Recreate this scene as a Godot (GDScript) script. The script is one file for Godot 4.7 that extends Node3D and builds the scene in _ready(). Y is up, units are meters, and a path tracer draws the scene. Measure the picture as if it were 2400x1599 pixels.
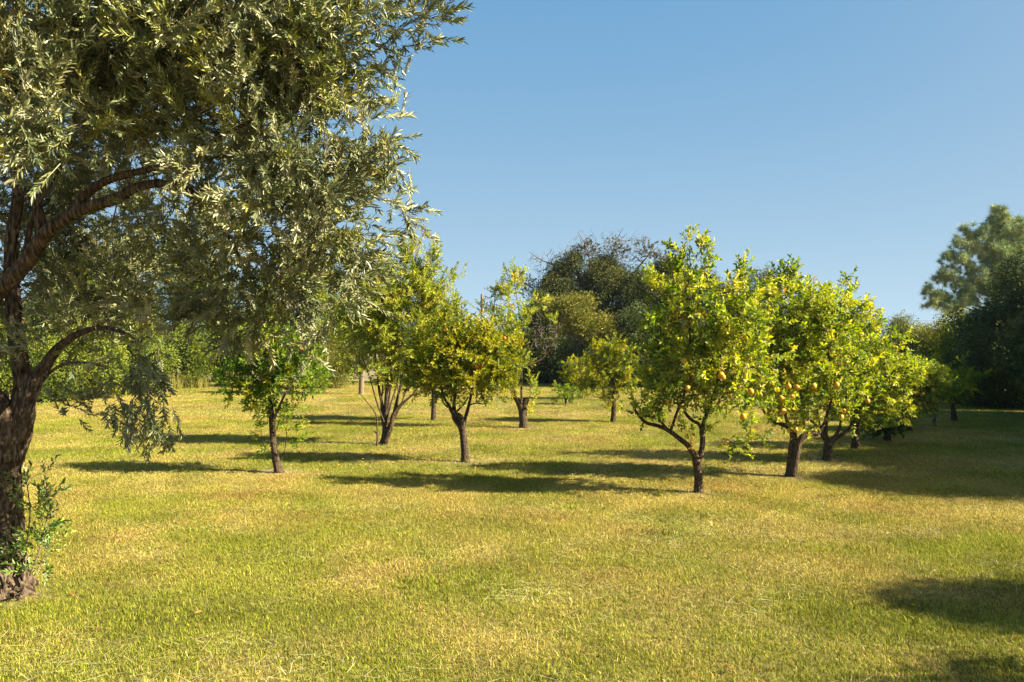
extends Node3D
# Citrus grove on a mown summer lawn, an old olive tree at the left, low sun from the right.
const F := 1867.0        # focal length in picture points (picture 2400 points wide)
const EYE := 1.6
var rng := RandomNumberGenerator.new()
var used := {}
var SUN := Vector3(3.89, 2.66, 0.89).normalized()

# ------------------------------------------------------------------ small helpers
func at(x: float, y: float, d: float) -> Vector3:      # a point d metres ahead, seen in that direction
	return Vector3((x - 1200.0) / F * d, EYE + (799.5 - y) / F * d, -d)
func gp(x: float, y: float) -> Vector3:                # a point on the lawn
	var d := EYE * F / (y - 799.5)
	return Vector3((x - 1200.0) / F * d, 0.0, -d)
func rr(a: float, b: float) -> float: return rng.randf_range(a, b)
func rdir() -> Vector3:
	var z := rr(-1, 1); var a := rr(0, TAU); var s := sqrt(1.0 - z * z)
	return Vector3(s * cos(a), z, s * sin(a))
func numbered(n: String) -> String:
	if not used.has(n):
		used[n] = 0
		return n
	used[n] += 1
	return "%s_%03d" % [n, used[n]]
func thing(called: String, label: String, category: String, where: Vector3, group := "") -> Node3D:
	var o := Node3D.new(); o.name = numbered(called); add_child(o); o.position = where
	o.set_meta("label", label); o.set_meta("category", category)
	if group: o.set_meta("group", group)
	return o
func part(called: String, mesh: Mesh, mat: Material, parent: Node3D) -> MeshInstance3D:
	var o := MeshInstance3D.new(); o.name = called; o.mesh = mesh
	if mat: o.material_override = mat
	parent.add_child(o, true)
	return o
func lin(r: float, g: float, b: float) -> Color: return Color(r, g, b).linear_to_srgb()

class Geo:
	var v := PackedVector3Array()
	var n := PackedVector3Array()
	var c := PackedColorArray()
	var i := PackedInt32Array()
	func mesh() -> ArrayMesh:
		var a := []; a.resize(Mesh.ARRAY_MAX)
		a[Mesh.ARRAY_VERTEX] = v
		if n.size() == v.size(): a[Mesh.ARRAY_NORMAL] = n
		if c.size() == v.size(): a[Mesh.ARRAY_COLOR] = c
		if i.size(): a[Mesh.ARRAY_INDEX] = i
		var m := ArrayMesh.new()
		m.add_surface_from_arrays(Mesh.PRIMITIVE_TRIANGLES, a)
		return m

func catmull(p: Array, per: int) -> Array:       # p: [[Vector3, radius], ...]
	var out := []
	for k in p.size() - 1:
		var a: Vector3 = p[max(k - 1, 0)][0]; var b: Vector3 = p[k][0]; var c: Vector3 = p[k + 1][0]; var d: Vector3 = p[min(k + 2, p.size() - 1)][0]
		for j in per:
			var t := float(j) / per
			out.append([b.cubic_interpolate(c, a, d, t), lerpf(p[k][1], p[k + 1][1], t)])
	out.append(p[-1])
	return out

func tube(g: Geo, p: Array, sides: int, rough: float, noise: FastNoiseLite, cap := true) -> void:
	var start := g.v.size(); var up := Vector3(0.31, 0.2, 0.93)
	for k in p.size():
		var a: Vector3 = p[max(k - 1, 0)][0]; var b: Vector3 = p[min(k + 1, p.size() - 1)][0]
		var t := (b - a).normalized()
		var x := t.cross(up).normalized()
		if x.length() < 0.5: x = t.cross(Vector3.RIGHT).normalized()
		var y := x.cross(t).normalized(); up = y
		var c: Vector3 = p[k][0]; var r: float = p[k][1]
		for s in sides:
			var ang := TAU * s / sides
			var d := x * cos(ang) + y * sin(ang)
			var rad := r
			if rough > 0.0:
				var q := c + d * r; var even: float = clamp(r / 0.13, 0.25, 1.0)
				rad *= 1.0 + even * rough * noise.get_noise_3d(q.x * 6, q.y * 4, q.z * 6) + even * rough * 0.35 * noise.get_noise_3d(q.x * 24, q.y * 9, q.z * 24)
			g.v.append(c + d * rad); g.n.append(d)
	for k in p.size() - 1:
		for s in sides:
			var a0 := start + k * sides + s; var a1 := start + k * sides + (s + 1) % sides
			g.i.append_array(PackedInt32Array([a0, a1, a0 + sides, a1, a1 + sides, a0 + sides]))
	if cap:
		var e := start + (p.size() - 1) * sides
		var tip: Vector3 = p[-1][0]
		g.v.append(tip + (p[-1][0] - p[-2][0]).normalized() * p[-1][1] * 0.5); g.n.append((p[-1][0] - p[-2][0]).normalized())
		for s in sides: g.i.append_array(PackedInt32Array([e + s, e + (s + 1) % sides, g.v.size() - 1]))

# ------------------------------------------------------------------ materials
func noise_texture(size: int, freq: float, ramp: Array, sd: int, oct := 5, stretch := Vector2.ONE) -> ImageTexture:
	var n := FastNoiseLite.new(); n.seed = sd; n.frequency = freq; n.fractal_octaves = oct
	var im := n.get_seamless_image(size, size)
	var g := Gradient.new()
	var offs := PackedFloat32Array(); var cols := PackedColorArray()
	for r in ramp:
		offs.append(r[0]); cols.append(r[1])
	g.offsets = offs; g.colors = cols
	var out := Image.create(size, size, true, Image.FORMAT_RGB8)
	for y in size:
		for x in size:
			out.set_pixel(x, y, g.sample(im.get_pixel(int(x * stretch.x) % size, int(y * stretch.y) % size).r))
	out.generate_mipmaps()
	return ImageTexture.create_from_image(out)
func height_texture(size: int, freq: float, sd: int, stretch := Vector2.ONE) -> ImageTexture:
	var n := FastNoiseLite.new(); n.seed = sd; n.frequency = freq; n.fractal_octaves = 5
	var im := n.get_seamless_image(size, size)
	var out := Image.create(size, size, false, Image.FORMAT_RGB8)
	for y in size:
		for x in size:
			out.set_pixel(x, y, im.get_pixel(int(x * stretch.x) % size, int(y * stretch.y) % size))
	return ImageTexture.create_from_image(out)
func bark(dark: Color, mid: Color, pale: Color, sd: int, scale: float) -> StandardMaterial3D:
	var m := StandardMaterial3D.new()
	m.albedo_texture = noise_texture(256, 0.02, [[0.15, dark], [0.5, mid], [0.85, pale]], sd, 6, Vector2(4, 1))
	m.heightmap_enabled = true; m.heightmap_texture = height_texture(256, 0.018, sd + 1, Vector2(4, 1)); m.heightmap_scale = 2.5
	m.uv1_triplanar = true; m.uv1_scale = Vector3.ONE * scale; m.roughness = 0.95; m.metallic_specular = 0.2
	return m
func leafmat(rough: float, back: Color, spec := 0.5) -> StandardMaterial3D:
	var m := StandardMaterial3D.new()
	m.vertex_color_use_as_albedo = true; m.roughness = rough; m.metallic_specular = spec
	m.cull_mode = BaseMaterial3D.CULL_DISABLED
	m.backlight_enabled = true; m.backlight = back
	return m

# ------------------------------------------------------------------ leaves and sprigs
func leaf_tris(L: float, W: float, fold: float, bend: float) -> PackedVector3Array:
	var b := Vector3.ZERO; var t := Vector3(0, L, -bend)
	var l1 := Vector3(-W * 0.46, L * 0.3, fold); var l2 := Vector3(-W * 0.42, L * 0.64, fold - bend * 0.4)
	var r1 := Vector3(W * 0.46, L * 0.3, fold); var r2 := Vector3(W * 0.42, L * 0.64, fold - bend * 0.4)
	return PackedVector3Array([b, l1, l2, b, l2, t, b, r2, r1, b, t, r2])
func leaf_basis(dir: Vector3, facing: Vector3) -> Basis:
	var y := dir.normalized()
	var z := (facing - y * facing.dot(y))
	z = z.normalized() if z.length() > 0.05 else y.cross(Vector3(0.3, 0.1, 0.9)).normalized()
	return Basis(y.cross(z), y, z)
# a leafy shoot along +Y; returns {mesh, leaves:[Transform3D], L, W}
func sprig(count: int, length: float, L: float, W: float, tilt: float, opposite: bool, sd: int, stem := true, fold := 0.12, bend := 0.15) -> Dictionary:
	rng.seed = sd
	var g := Geo.new(); var ts := []
	var base := leaf_tris(L, W, W * fold, L * bend)
	for k in count:
		var t: float = 0.12 + 0.88 * (float(k / 2 * 2) / max(1, count - 1) if opposite else float(k) / max(1, count - 1))
		var az := (PI * (k % 2) + (k / 2) * 1.6 if opposite else k * 2.4) + rr(-0.4, 0.4)
		var ti: float = lerpf(tilt, tilt * 0.45, t) + rr(-0.25, 0.25)
		var dir := Vector3(sin(ti) * cos(az), cos(ti), sin(ti) * sin(az))
		var bs := leaf_basis(dir, Vector3.UP + rdir() * 0.55).scaled_local(Vector3.ONE * rr(0.7, 1.12))
		var tr := Transform3D(bs, Vector3(rr(-0.004, 0.004), t * length, rr(-0.004, 0.004)))
		ts.append(tr)
		g.v.append_array(tr * base)
		var b := rr(0.62, 1.0)
		var col := Color(b * rr(0.85, 1.0), b * rr(0.9, 1.0), b * rr(0.6, 1.0))
		for q in 12: g.c.append(col)
	if stem:
		var w := length * 0.011
		for k in 3:
			var a := TAU * k / 3; var b := TAU * (k + 1) / 3
			var p := Vector3(cos(a) * w, 0, sin(a) * w); var q := Vector3(cos(b) * w, 0, sin(b) * w); var top := Vector3(0, length, 0)
			g.v.append_array(PackedVector3Array([p, top, q]))
			for z in 3: g.c.append(Color(0.8, 0.7, 0.6))
	return {"mesh": g.mesh(), "leaves": ts, "base": base}
# a loose ball of leaves for crowns further off
func clump(count: int, radius: float, L: float, W: float, sd: int, up := 0.4) -> Dictionary:
	rng.seed = sd
	var g := Geo.new()
	var base := leaf_tris(L, W, W * 0.12, L * 0.15)
	for k in count:
		var d := rdir(); var p := d * radius * pow(rng.randf(), 0.45)
		var tr := Transform3D(leaf_basis(d + rdir() * 0.7 + Vector3.UP * up, rdir() + Vector3.UP * 0.5).scaled_local(Vector3.ONE * rr(0.65, 1.2)), p)
		g.v.append_array(tr * base)
		var b := rr(0.62, 1.0)
		var col := Color(b * rr(0.85, 1.0), b * rr(0.9, 1.0), b * rr(0.6, 1.0))
		for q in 12: g.c.append(col)
	return {"mesh": g.mesh()}
# a brush of needles
func needles(count: int, length: float, width: float, sd: int) -> Dictionary:
	rng.seed = sd
	var g := Geo.new()
	for k in count:
		var d := (rdir() + Vector3.UP * 0.6).normalized(); var o := Vector3(rr(-.05, .05), rr(-.16, .12), rr(-.05, .05))
		var s := d.cross(rdir()).normalized() * width
		g.v.append_array(PackedVector3Array([o - s, o + d * length * rr(0.7, 1.2), o + s]))
		var b := rr(0.65, 1.0)
		for q in 3: g.c.append(Color(b, b, b * rr(0.75, 1.0)))
	return {"mesh": g.mesh()}

func scatter(called: String, mesh: Mesh, mat: Material, xf: Array, cols: Array, parent: Node3D) -> MultiMeshInstance3D:
	var mm := MultiMesh.new(); mm.transform_format = MultiMesh.TRANSFORM_3D; mm.use_colors = true; mm.mesh = mesh
	mm.instance_count = xf.size()
	var b := PackedFloat32Array(); b.resize(xf.size() * 16)
	for k in xf.size():
		var t: Transform3D = xf[k]; var c: Color = cols[k]; var o := k * 16
		b[o] = t.basis.x.x; b[o + 1] = t.basis.y.x; b[o + 2] = t.basis.z.x; b[o + 3] = t.origin.x
		b[o + 4] = t.basis.x.y; b[o + 5] = t.basis.y.y; b[o + 6] = t.basis.z.y; b[o + 7] = t.origin.y
		b[o + 8] = t.basis.x.z; b[o + 9] = t.basis.y.z; b[o + 10] = t.basis.z.z; b[o + 11] = t.origin.z
		b[o + 12] = c.r; b[o + 13] = c.g; b[o + 14] = c.b; b[o + 15] = 1.0
	mm.buffer = b
	var o := MultiMeshInstance3D.new(); o.name = called; o.multimesh = mm; o.material_override = mat
	o.set_meta("kind", "stuff")
	parent.add_child(o, true)
	return o

func pick(pal: Array) -> Color:          # pal: [[weight, Color], ...]
	var w := 0.0
	for p in pal: w += p[0]
	var r := rng.randf() * w
	for p in pal:
		r -= p[0]
		if r <= 0.0:
			var c: Color = p[1]; var b := rr(0.8, 1.2)
			return Color(c.r * b * rr(0.92, 1.08), c.g * b, c.b * b * rr(0.85, 1.15))
	return pal[0][1]
func aim(d: Vector3) -> Basis:           # +Y along d, rolled at random
	var y := d.normalized(); var x := y.cross(rdir()).normalized()
	if x.length() < 0.5: x = y.cross(Vector3.RIGHT).normalized()
	return Basis(x, y, x.cross(y))

# ------------------------------------------------------------------ trees that stand near: limbs, grown branches, sprigs
# o: sd, base, limbs [[ [Vector3, radius], ... ], ...], lobes [[centre, radius, (droop), (bare)], ...], per (points per m2.4), sprigs (per point), kinds [sprig dicts], mat, pal, bark, up, solo (leaves built singly)
func near_tree(root: Node3D, o: Dictionary) -> void:
	rng.seed = o.sd
	var base: Vector3 = root.position
	var noise := FastNoiseLite.new(); noise.seed = o.sd; noise.frequency = 1.0
	var pos := PackedVector3Array(); var par := PackedInt32Array(); var weight := PackedFloat32Array()
	var limb_count := 0
	for l in o.limbs:
		var p := catmull(l, o.get("rings", 4))
		var g := Geo.new(); var local := []
		for q in p: local.append([q[0] - base, q[1]])
		tube(g, local, o.get("sides", 14) if limb_count < 3 else 9, o.get("rough", 0.16), noise)
		part("trunk" if limb_count < o.get("trunks", 1) else "limb", g.mesh(), o.bark, root)
		for k in p.size():
			if k < p.size() * o.get("from", 0.35) and limb_count == 0: continue
			pos.append(p[k][0] - base); par.append(-1); weight.append(0)
		limb_count += 1
	var skeleton := pos.size()
	var pts := []
	for l in o.lobes:
		var c: Vector3 = l[0] - base; var r: float = l[1]
		var count := int(ceil(o.per * pow(r, 2.4) * (l[4] if l.size() > 4 else 1.0)))
		for k in count:
			var q := rdir() * pow(rng.randf(), 0.42)
			q = q * r * (0.96 + 0.5 * noise.get_noise_3dv((c + q * r) * 2.2))
			var p: Vector3 = c + Vector3(q.x, q.y * o.get("tall", 1.0), q.z)
			if p.y < 0.12: p.y = 0.12 + rr(0, 0.1)
			pts.append([p, c, l[2] if l.size() > 2 else 0.0, l[3] if l.size() > 3 else false, 0.0])
	for k in o.get("shoots", 0):
		var l: Array = o.lobes[rng.randi() % o.lobes.size()]
		if l[1] < 0.2: continue
		var sd := (rdir() + Vector3.UP * 0.25 + Vector3(0.15, 0, 0)).normalized(); var c: Vector3 = l[0] - base; var reach := rr(0.04, 0.2)
		for j in 6:
			var p: Vector3 = c + sd * (l[1] * 0.9 + reach * j / 5.0) + Vector3.UP * 0.015 * j + rdir() * 0.02
			if p.y > 0.3: pts.append([p, c, 0.0, false, 0.0])
	for p in pts:
		var best := 1e9
		for k in skeleton: best = min(best, pos[k].distance_squared_to(p[0]))
		p[4] = best
	pts.sort_custom(func(a, b): return a[4] < b[4])
	var step: float = o.get("step", 0.16)
	var ends := []
	for p in pts:
		var best := 1e9; var near := 0; var P: Vector3 = p[0]
		for k in pos.size():
			var d := pos[k].distance_squared_to(P)
			if d < best:
				best = d; near = k
		var A := pos[near]; var dist := sqrt(best)
		var n := int(clamp(ceil(dist / step), 1, 8)); var last := near
		for k in n:
			var t := float(k + 1) / n
			var q: Vector3 = A.lerp(P, t) + (rdir() * dist * 0.07 + Vector3.UP * sin(PI * t) * dist * o.get("arch", 0.1) if k < n - 1 else Vector3.ZERO)
			pos.append(q); par.append(last); weight.append(0); last = pos.size() - 1
		ends.append(last)
	for k in range(pos.size() - 1, skeleton - 1, -1):
		weight[k] = max(weight[k], 1.0)
		if par[k] >= skeleton: weight[par[k]] += weight[k]
	var g := Geo.new()
	var tw: float = o.get("twig", 0.0028)
	for k in range(skeleton, pos.size()):
		var a := pos[par[k]]; var r2: float = min(tw * pow(weight[k], 0.42), o.get("twig_max", 0.03))
		var r1: float = r2 if par[k] < skeleton else min(tw * pow(weight[par[k]], 0.42), o.get("twig_max", 0.03))
		tube(g, [[a, r1], [pos[k], r2]], 4, 0.0, noise, false)
	if g.v.size():
		var tm := part("twigs", g.mesh(), o.get("twig_bark", o.bark), root)
		tm.set_meta("kind", "stuff")
	var crown := Node3D.new(); crown.name = "crown"; root.add_child(crown, true)
	var kinds: Array = o.kinds; var xf := []; var cols := []
	for k in kinds.size():
		xf.append([]); cols.append([])
	var all := []
	for k in ends.size():
		if pts[k][3]: continue
		var P := pos[ends[k]]; var away: Vector3 = (P - pts[k][1]).normalized()
		var along := (P - pos[par[ends[k]]]).normalized()
		var tint := pick(o.pal)
		for s in o.sprigs:
			var d: Vector3 = away * 0.5 + along * 0.5 + rdir() * 0.75 + Vector3.UP * (o.get("up", 0.3) - pts[k][2])
			var q := P + rdir() * rr(0, o.get("spread", 0.07))
			if q.y < 0.05: continue
			var c := tint if rng.randf() < 0.6 else pick(o.pal)
			all.append([Transform3D(aim(d).scaled_local(Vector3.ONE * rr(0.75, 1.2)), q), c, rng.randi() % kinds.size()])
	if o.get("solo", 0) > 0:             # the leaves that show largest are built one by one
		for a in all:
			var w: Vector3 = a[0].origin + base
			var sx := w.x / -w.z * F + 1200.0; var sy := 799.5 - (w.y - EYE) / -w.z * F
			var seen := sx > 10 and sx < 2390 and sy > 10 and sy < 1590
			a.append(w.distance_to(Vector3(0, EYE, 0)) + (0.0 if seen else 50.0))
		all.sort_custom(func(a, b): return a[3] < b[3])
		var done := 0; var shades := []
		for k in 5:
			var lg := Geo.new(); lg.v = kinds[0].base; var c := pick(o.pal)
			c = Color(c.r * 0.85, c.g * 0.85, c.b * 0.8)
			for q in 12: lg.c.append(c)
			shades.append(lg.mesh())
		while all.size() and done < o.solo:
			var a: Array = all.pop_front()
			for t in kinds[a[2]].leaves:
				if done >= o.solo: break
				var lf := part("leaf", shades[rng.randi() % 5], o.mat, crown)
				lf.transform = a[0] * t
				done += 1
	for a in all:
		xf[a[2]].append(a[0]); cols[a[2]].append(a[1])
	for k in kinds.size():
		if xf[k].size(): scatter("foliage", kinds[k].mesh, o.mat, xf[k], cols[k], crown)

# ------------------------------------------------------------------ trees and shrubs further off: trunk, limb to each mass, leaf clumps
# lobes: [[centre, radius], ...]
func far_tree(root: Node3D, sd: int, lobes: Array, kinds: Array, mat: Material, pal: Array, bk: Material, dens: float, trunk_r: float, clump_r: float, flat := 1.0, stray := 0.12, leader := Vector3.ZERO) -> void:
	rng.seed = sd
	var base := root.position
	var noise := FastNoiseLite.new(); noise.seed = sd; noise.frequency = 1.0
	var mid := Vector3.ZERO; var low := 1e9
	for l in lobes:
		mid += (l[0] - base) / lobes.size(); low = min(low, l[0].y - l[1])
	var fork := Vector3(mid.x * 0.25, max(0.25, min(mid.y * 0.45, max(low, 0.4))), mid.z * 0.25)
	var g := Geo.new()
	tube(g, catmull([[Vector3(0, -0.05, 0), trunk_r * 1.5], [Vector3(0, 0.12, 0) + rdir() * 0.02, trunk_r * 1.1], [fork, trunk_r]], 5), 9, 0.15, noise)
	if leader != Vector3.ZERO: tube(g, catmull([[fork, trunk_r], [fork.lerp(leader - base, 0.5) + Vector3(0.08, 0, 0), trunk_r * 0.6], [leader - base, 0.015]], 6), 8, 0.1, noise)
	part("trunk", g.mesh(), bk, root)
	var stem := fork; var thick := trunk_r
	for l in lobes:
		var c: Vector3 = l[0] - base
		if leader != Vector3.ZERO:
			var away := Vector2(c.x, c.z).length()
			stem = fork.lerp(leader - base, clamp((c.y - 0.35 * away - fork.y) / ((leader - base).y - fork.y), 0.0, 0.95)); thick = trunk_r * 0.3
		var m: Vector3 = stem.lerp(c, 0.5) + rdir() * 0.12 * l[1] + Vector3.UP * 0.1 * l[1]
		g = Geo.new()
		tube(g, catmull([[stem - Vector3(0, 0.05, 0), thick * 0.75], [m, thick * 0.45], [c, thick * 0.2], [c + Vector3(0, l[1] * 0.7, 0) + rdir() * 0.2 * l[1], 0.006]], 4), 6, 0.1, noise)
		part("limb", g.mesh(), bk, root)
	var xf := []; var cols := []
	for k in kinds.size():
		xf.append([]); cols.append([])
	for l in lobes:
		var c: Vector3 = l[0] - base; var r: float = l[1]
		var count := int(ceil(dens * pow(r / clump_r, 2.0)))
		var knots := []
		for k in 7 + int(r * 4.0):
			var kd := rdir()
			knots.append([c + Vector3(kd.x, kd.y * flat, kd.z) * r * rr(0.55, 0.85), r * rr(0.24, 0.42), pick(pal)])
		for k in count:
			var d := rdir(); var f := rr(0.1, 0.75)
			var kc := c; var kr := r; var tone: Color = pick(pal)
			if rng.randf() < 0.72:
				var kn: Array = knots[rng.randi() % knots.size()]
				kc = kn[0]; kr = kn[1]; f = rr(0.5, 1.0)
				if rng.randf() < 0.5: tone = kn[2]
				if rng.randf() < stray: f = rr(1.0, 1.4)
			f *= 1.0 + 0.3 * noise.get_noise_3dv(d * 1.7 + c)
			var p := kc + Vector3(d.x, d.y * flat, d.z) * kr * f
			if p.y < clump_r * 0.3: continue
			var q := rng.randi() % kinds.size()
			xf[q].append(Transform3D(aim(d + Vector3.UP * 0.7 + rdir() * 0.6).scaled_local(Vector3.ONE * rr(0.7, 1.3) * clump_r), p))
			cols[q].append(tone)
	var crown := Node3D.new(); crown.name = "crown"; root.add_child(crown, true)
	for k in kinds.size():
		if xf[k].size(): scatter("foliage", kinds[k].mesh, mat, xf[k], cols[k], crown)

func fruit_mesh(r: float, longer: float, nipple: float) -> ArrayMesh:
	var g := Geo.new(); var rows := 9; var sides := 12
	for k in rows + 1:
		var t := PI * k / rows; var y := -cos(t) * r * longer; var s := sin(t) * r
		if nipple > 0.0:
			if k == 0: y -= nipple * r
			if k == 1: s *= 0.62
		else:
			if k == rows: y -= r * 0.06
		for j in sides:
			var a := TAU * j / sides
			g.v.append(Vector3(cos(a) * s, y, sin(a) * s)); g.n.append(Vector3(cos(a) * sin(t), -cos(t), sin(a) * sin(t)).normalized())
	for k in rows:
		for j in sides:
			var a0 := k * sides + j; var a1 := k * sides + (j + 1) % sides
			g.i.append_array(PackedInt32Array([a0, a1, a0 + sides, a1, a1 + sides, a0 + sides]))
	return g.mesh()
func fruits(root: Node3D, called: String, mesh: Mesh, mat: Material, spots: Array) -> void:
	for s in spots:
		var o := part(called, mesh, mat, root)
		o.position = at(s[0], s[1], s[2] + (0.16 if called == "orange" else 0.04)) - root.position
		o.rotation = Vector3(rr(-0.5, 0.5), rr(0, TAU), rr(-0.5, 0.5)); o.scale = Vector3.ONE * rr(0.85, 1.12)
func limb(d: float, p: Array) -> Array:      # [[x, y, radius, (depth)], ...]
	var out := []
	for q in p: out.append([at(q[0], q[1], q[3] if q.size() > 3 else d), q[2]])
	return out
func lobes_at(d: float, p: Array) -> Array:  # [[x, y, radius, (depth offset), (droop), (bare), (density)], ...]
	var out := []
	for q in p:
		out.append([at(q[0], q[1], d + (q[3] if q.size() > 3 else 0.0)), q[2], q[4] if q.size() > 4 else 0.0, q[5] if q.size() > 5 else false, q[6] if q.size() > 6 else 1.0])
	return out

# ------------------------------------------------------------------ grass
func tuft(count: int, radius: float, lo: float, hi: float, w: float, lean_lo: float, lean_hi: float, sd: int, cols: Array) -> ArrayMesh:
	rng.seed = sd
	var g := Geo.new()
	for k in count:
		var a := rr(0, TAU); var r := radius * sqrt(rng.randf()) * rr(0.7, 1.1)
		var o := Vector3(cos(a) * r, -0.004, sin(a) * r)
		var az := rr(0, TAU); var le := rr(lean_lo, lean_hi); var L := rr(lo, hi)
		var out := Vector3(cos(az), 0, sin(az)); var side := Vector3(-sin(az), 0, cos(az)).rotated(Vector3.UP, rr(-0.9, 0.9)) * w * rr(0.6, 1.2)
		var le1 := le * 0.6 if lean_lo < 1.3 else le
		var m := o + (Vector3.UP * cos(le1) + out * sin(le1)) * L * 0.55
		var t := m + (Vector3.UP * cos(le1 * (2.08 if lean_lo < 1.3 else 1.02)) + out * sin(le1 * (2.08 if lean_lo < 1.3 else 1.02))) * L * 0.45
		if t.y < 0.004: t.y = 0.004
		g.v.append_array(PackedVector3Array([o - side, m - side * 0.8, m + side * 0.8, o - side, m + side * 0.8, o + side, m - side * 0.8, t, m + side * 0.8]))
		var c: Color = cols[rng.randi() % cols.size()]; var b := rr(0.35, 1.3)
		var cc := Color(c.r * b, c.g * b, c.b * b)
		for q in 9: g.c.append(cc)
	return g.mesh()

func build_grass() -> void:
	var mat := leafmat(0.7, Color(0.7, 0.7, 0.4), 0.25)
	# colours of the blades themselves, live and sun-dried
	var live := [Color(0.44, 0.50, 0.07), Color(0.54, 0.56, 0.09), Color(0.32, 0.42, 0.05), Color(0.64, 0.60, 0.12)]
	var dry := [Color(0.84, 0.69, 0.22), Color(0.74, 0.57, 0.17), Color(0.92, 0.80, 0.34), Color(0.58, 0.41, 0.14), Color(0.74, 0.68, 0.15), Color(0.80, 0.74, 0.2)]
	var hay := [Color(0.95, 0.85, 0.52), Color(0.88, 0.76, 0.42), Color(0.80, 0.80, 0.50)]
	var live_tuft := tuft(600, 0.27, 0.014, 0.042, 0.0015, 0.2, 1.4, 11, live)
	var dry_tuft := tuft(600, 0.27, 0.012, 0.044, 0.0015, 0.6, 1.7, 12, dry)
	var hay_wisp := tuft(14, 0.24, 0.05, 0.2, 0.0011, 1.44, 1.58, 13, hay)
	var weed := tuft(50, 0.11, 0.02, 0.05, 0.004, 0.4, 1.2, 14, [Color(0.34, 0.40, 0.05), Color(0.46, 0.50, 0.07)])
	var n1 := FastNoiseLite.new(); n1.seed = 5; n1.frequency = 0.55; n1.fractal_octaves = 4
	var n2 := FastNoiseLite.new(); n2.seed = 9; n2.frequency = 0.13; n2.fractal_octaves = 3
	var n3 := FastNoiseLite.new(); n3.seed = 21; n3.frequency = 0.5; n3.fractal_octaves = 3
	var feet := [gp(1637, 1155), gp(1852, 1117), gp(1938, 1080), gp(1090, 1083), gp(652, 1108), gp(900, 1043), gp(5, 1392), gp(1227, 1003)]
	rng.seed = 77
	var lx := []; var lc := []; var dx := []; var dc := []; var hx := []; var hc := []; var wx := []; var wc := []
	var d := 2.9
	while d < 32.0:
		var sp := 0.135 if d < 9.5 else (0.21 if d < 17.0 else 0.34)
		var big := 1.0 if d < 9.5 else (1.2 if d < 17.0 else 1.6)
		var half := d * 0.655 + 1.3
		var x := -half
		while x < half:
			var p := Vector3(x + rr(-0.5, 0.5) * sp, 0, -d + rr(-0.5, 0.5) * sp)
			x += sp
			var a := n1.get_noise_2d(p.x, p.z); var b := n2.get_noise_2d(p.x, p.z)
			var green: float = clamp(0.5 + a * 1.1 + b * 0.9 - clamp((d - 8.0) / 60.0, 0, 0.2), 0.08, 0.92)
			var br := rr(0.65, 1.3) * (1.0 + 0.35 * n3.get_noise_2d(p.x * 3.0, p.z * 3.0))
			var rust: float = clamp(n1.get_noise_2d(p.x * 1.3 - 70.0, p.z * 1.3) * 3.0 - 0.4, 0.0, 1.0)
			var bare := 0.0
			for f in feet: bare = max(bare, 1.0 - p.distance_to(f) / 0.4)
			if rng.randf() < bare * 1.3: continue
			var t := Transform3D(Basis(Vector3.UP, rr(0, TAU)).scaled(Vector3(big, rr(0.55, 1.35) * lerpf(1.0, big, 0.4), big)), p)
			if rng.randf() < green:
				lx.append(t); lc.append(Color(br * 0.45, br * 0.47, br * 0.33))
			else:
				dx.append(t); dc.append(Color(br * 0.50, br * 0.50 - rust * 0.06, br * 0.39))
			var streak := n3.get_noise_2d(p.x * 0.45, p.z * 2.6)
			if rng.randf() < clamp(0.04 + streak * 0.8, 0.015, 0.55) * (0.7 if d < 9.5 else 0.9):
				hx.append(Transform3D(Basis(Vector3.UP, rr(0, TAU)).scaled(Vector3(big, 0.8, big)), p + Vector3(0, 0.022 + rr(0, 0.012), 0))); hc.append(Color(0.62, 0.62, 0.6) * br)
			if n1.get_noise_2d(p.x * 1.6 + 40.0, p.z * 1.6) > 0.3 and rng.randf() < 0.2:
				wx.append(Transform3D(Basis(Vector3.UP, rr(0, TAU)).scaled(Vector3.ONE * rr(0.7, 1.3)), p)); wc.append(Color(0.5, 0.5, 0.45) * br)
		d += sp
	var o := scatter("live_grass", live_tuft, mat, lx, lc, self)
	o.set_meta("label", "short yellow-green living grass across the mown lawn"); o.set_meta("category", "grass")
	o = scatter("dry_grass", dry_tuft, mat, dx, dc, self)
	o.set_meta("label", "short straw-coloured dry grass between the green on the lawn"); o.set_meta("category", "grass")
	o = scatter("grass_clippings", hay_wisp, mat, hx, hc, self)
	o.set_meta("label", "pale cut hay strewn in streaks over the lawn"); o.set_meta("category", "hay")
	o = scatter("lawn_weeds", weed, mat, wx, wc, self)
	o.set_meta("label", "small broad-bladed green weeds dotted over the lawn"); o.set_meta("category", "weeds")
	var fall := Geo.new(); fall.v = leaf_tris(0.06, 0.028, 0.004, 0.008)
	for k in 12: fall.c.append(Color(1, 1, 1))
	var fx := []; var fc := []
	for k in 380:
		var p: Vector3 = feet[rng.randi() % feet.size()] + Vector3(rng.randfn(-0.1, 0.75), 0, rng.randfn(0, 0.7))
		if k % 9 == 0: p = Vector3(rr(-4, 6), 0, rr(-16, -3.5))
		fx.append(Transform3D(leaf_basis(Vector3(rr(-1, 1), rr(-0.15, 0.3), rr(-1, 1)), Vector3.UP + rdir() * 0.5).scaled(Vector3.ONE * rr(0.5, 1.0)), p + Vector3(0, 0.03, 0)))
		fc.append(pick([[3, Color(0.16, 0.08, 0.03)], [2, Color(0.30, 0.16, 0.05)], [0.5, Color(0.45, 0.32, 0.03)]]))
	o = scatter("fallen_leaves", fall.mesh(), mat, fx, fc, self)
	o.set_meta("label", "brown and yellow fallen leaves scattered round the tree trunks"); o.set_meta("category", "leaves")
	print("grass ", lx.size(), " ", dx.size(), " ", hx.size(), " ", wx.size())

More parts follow.
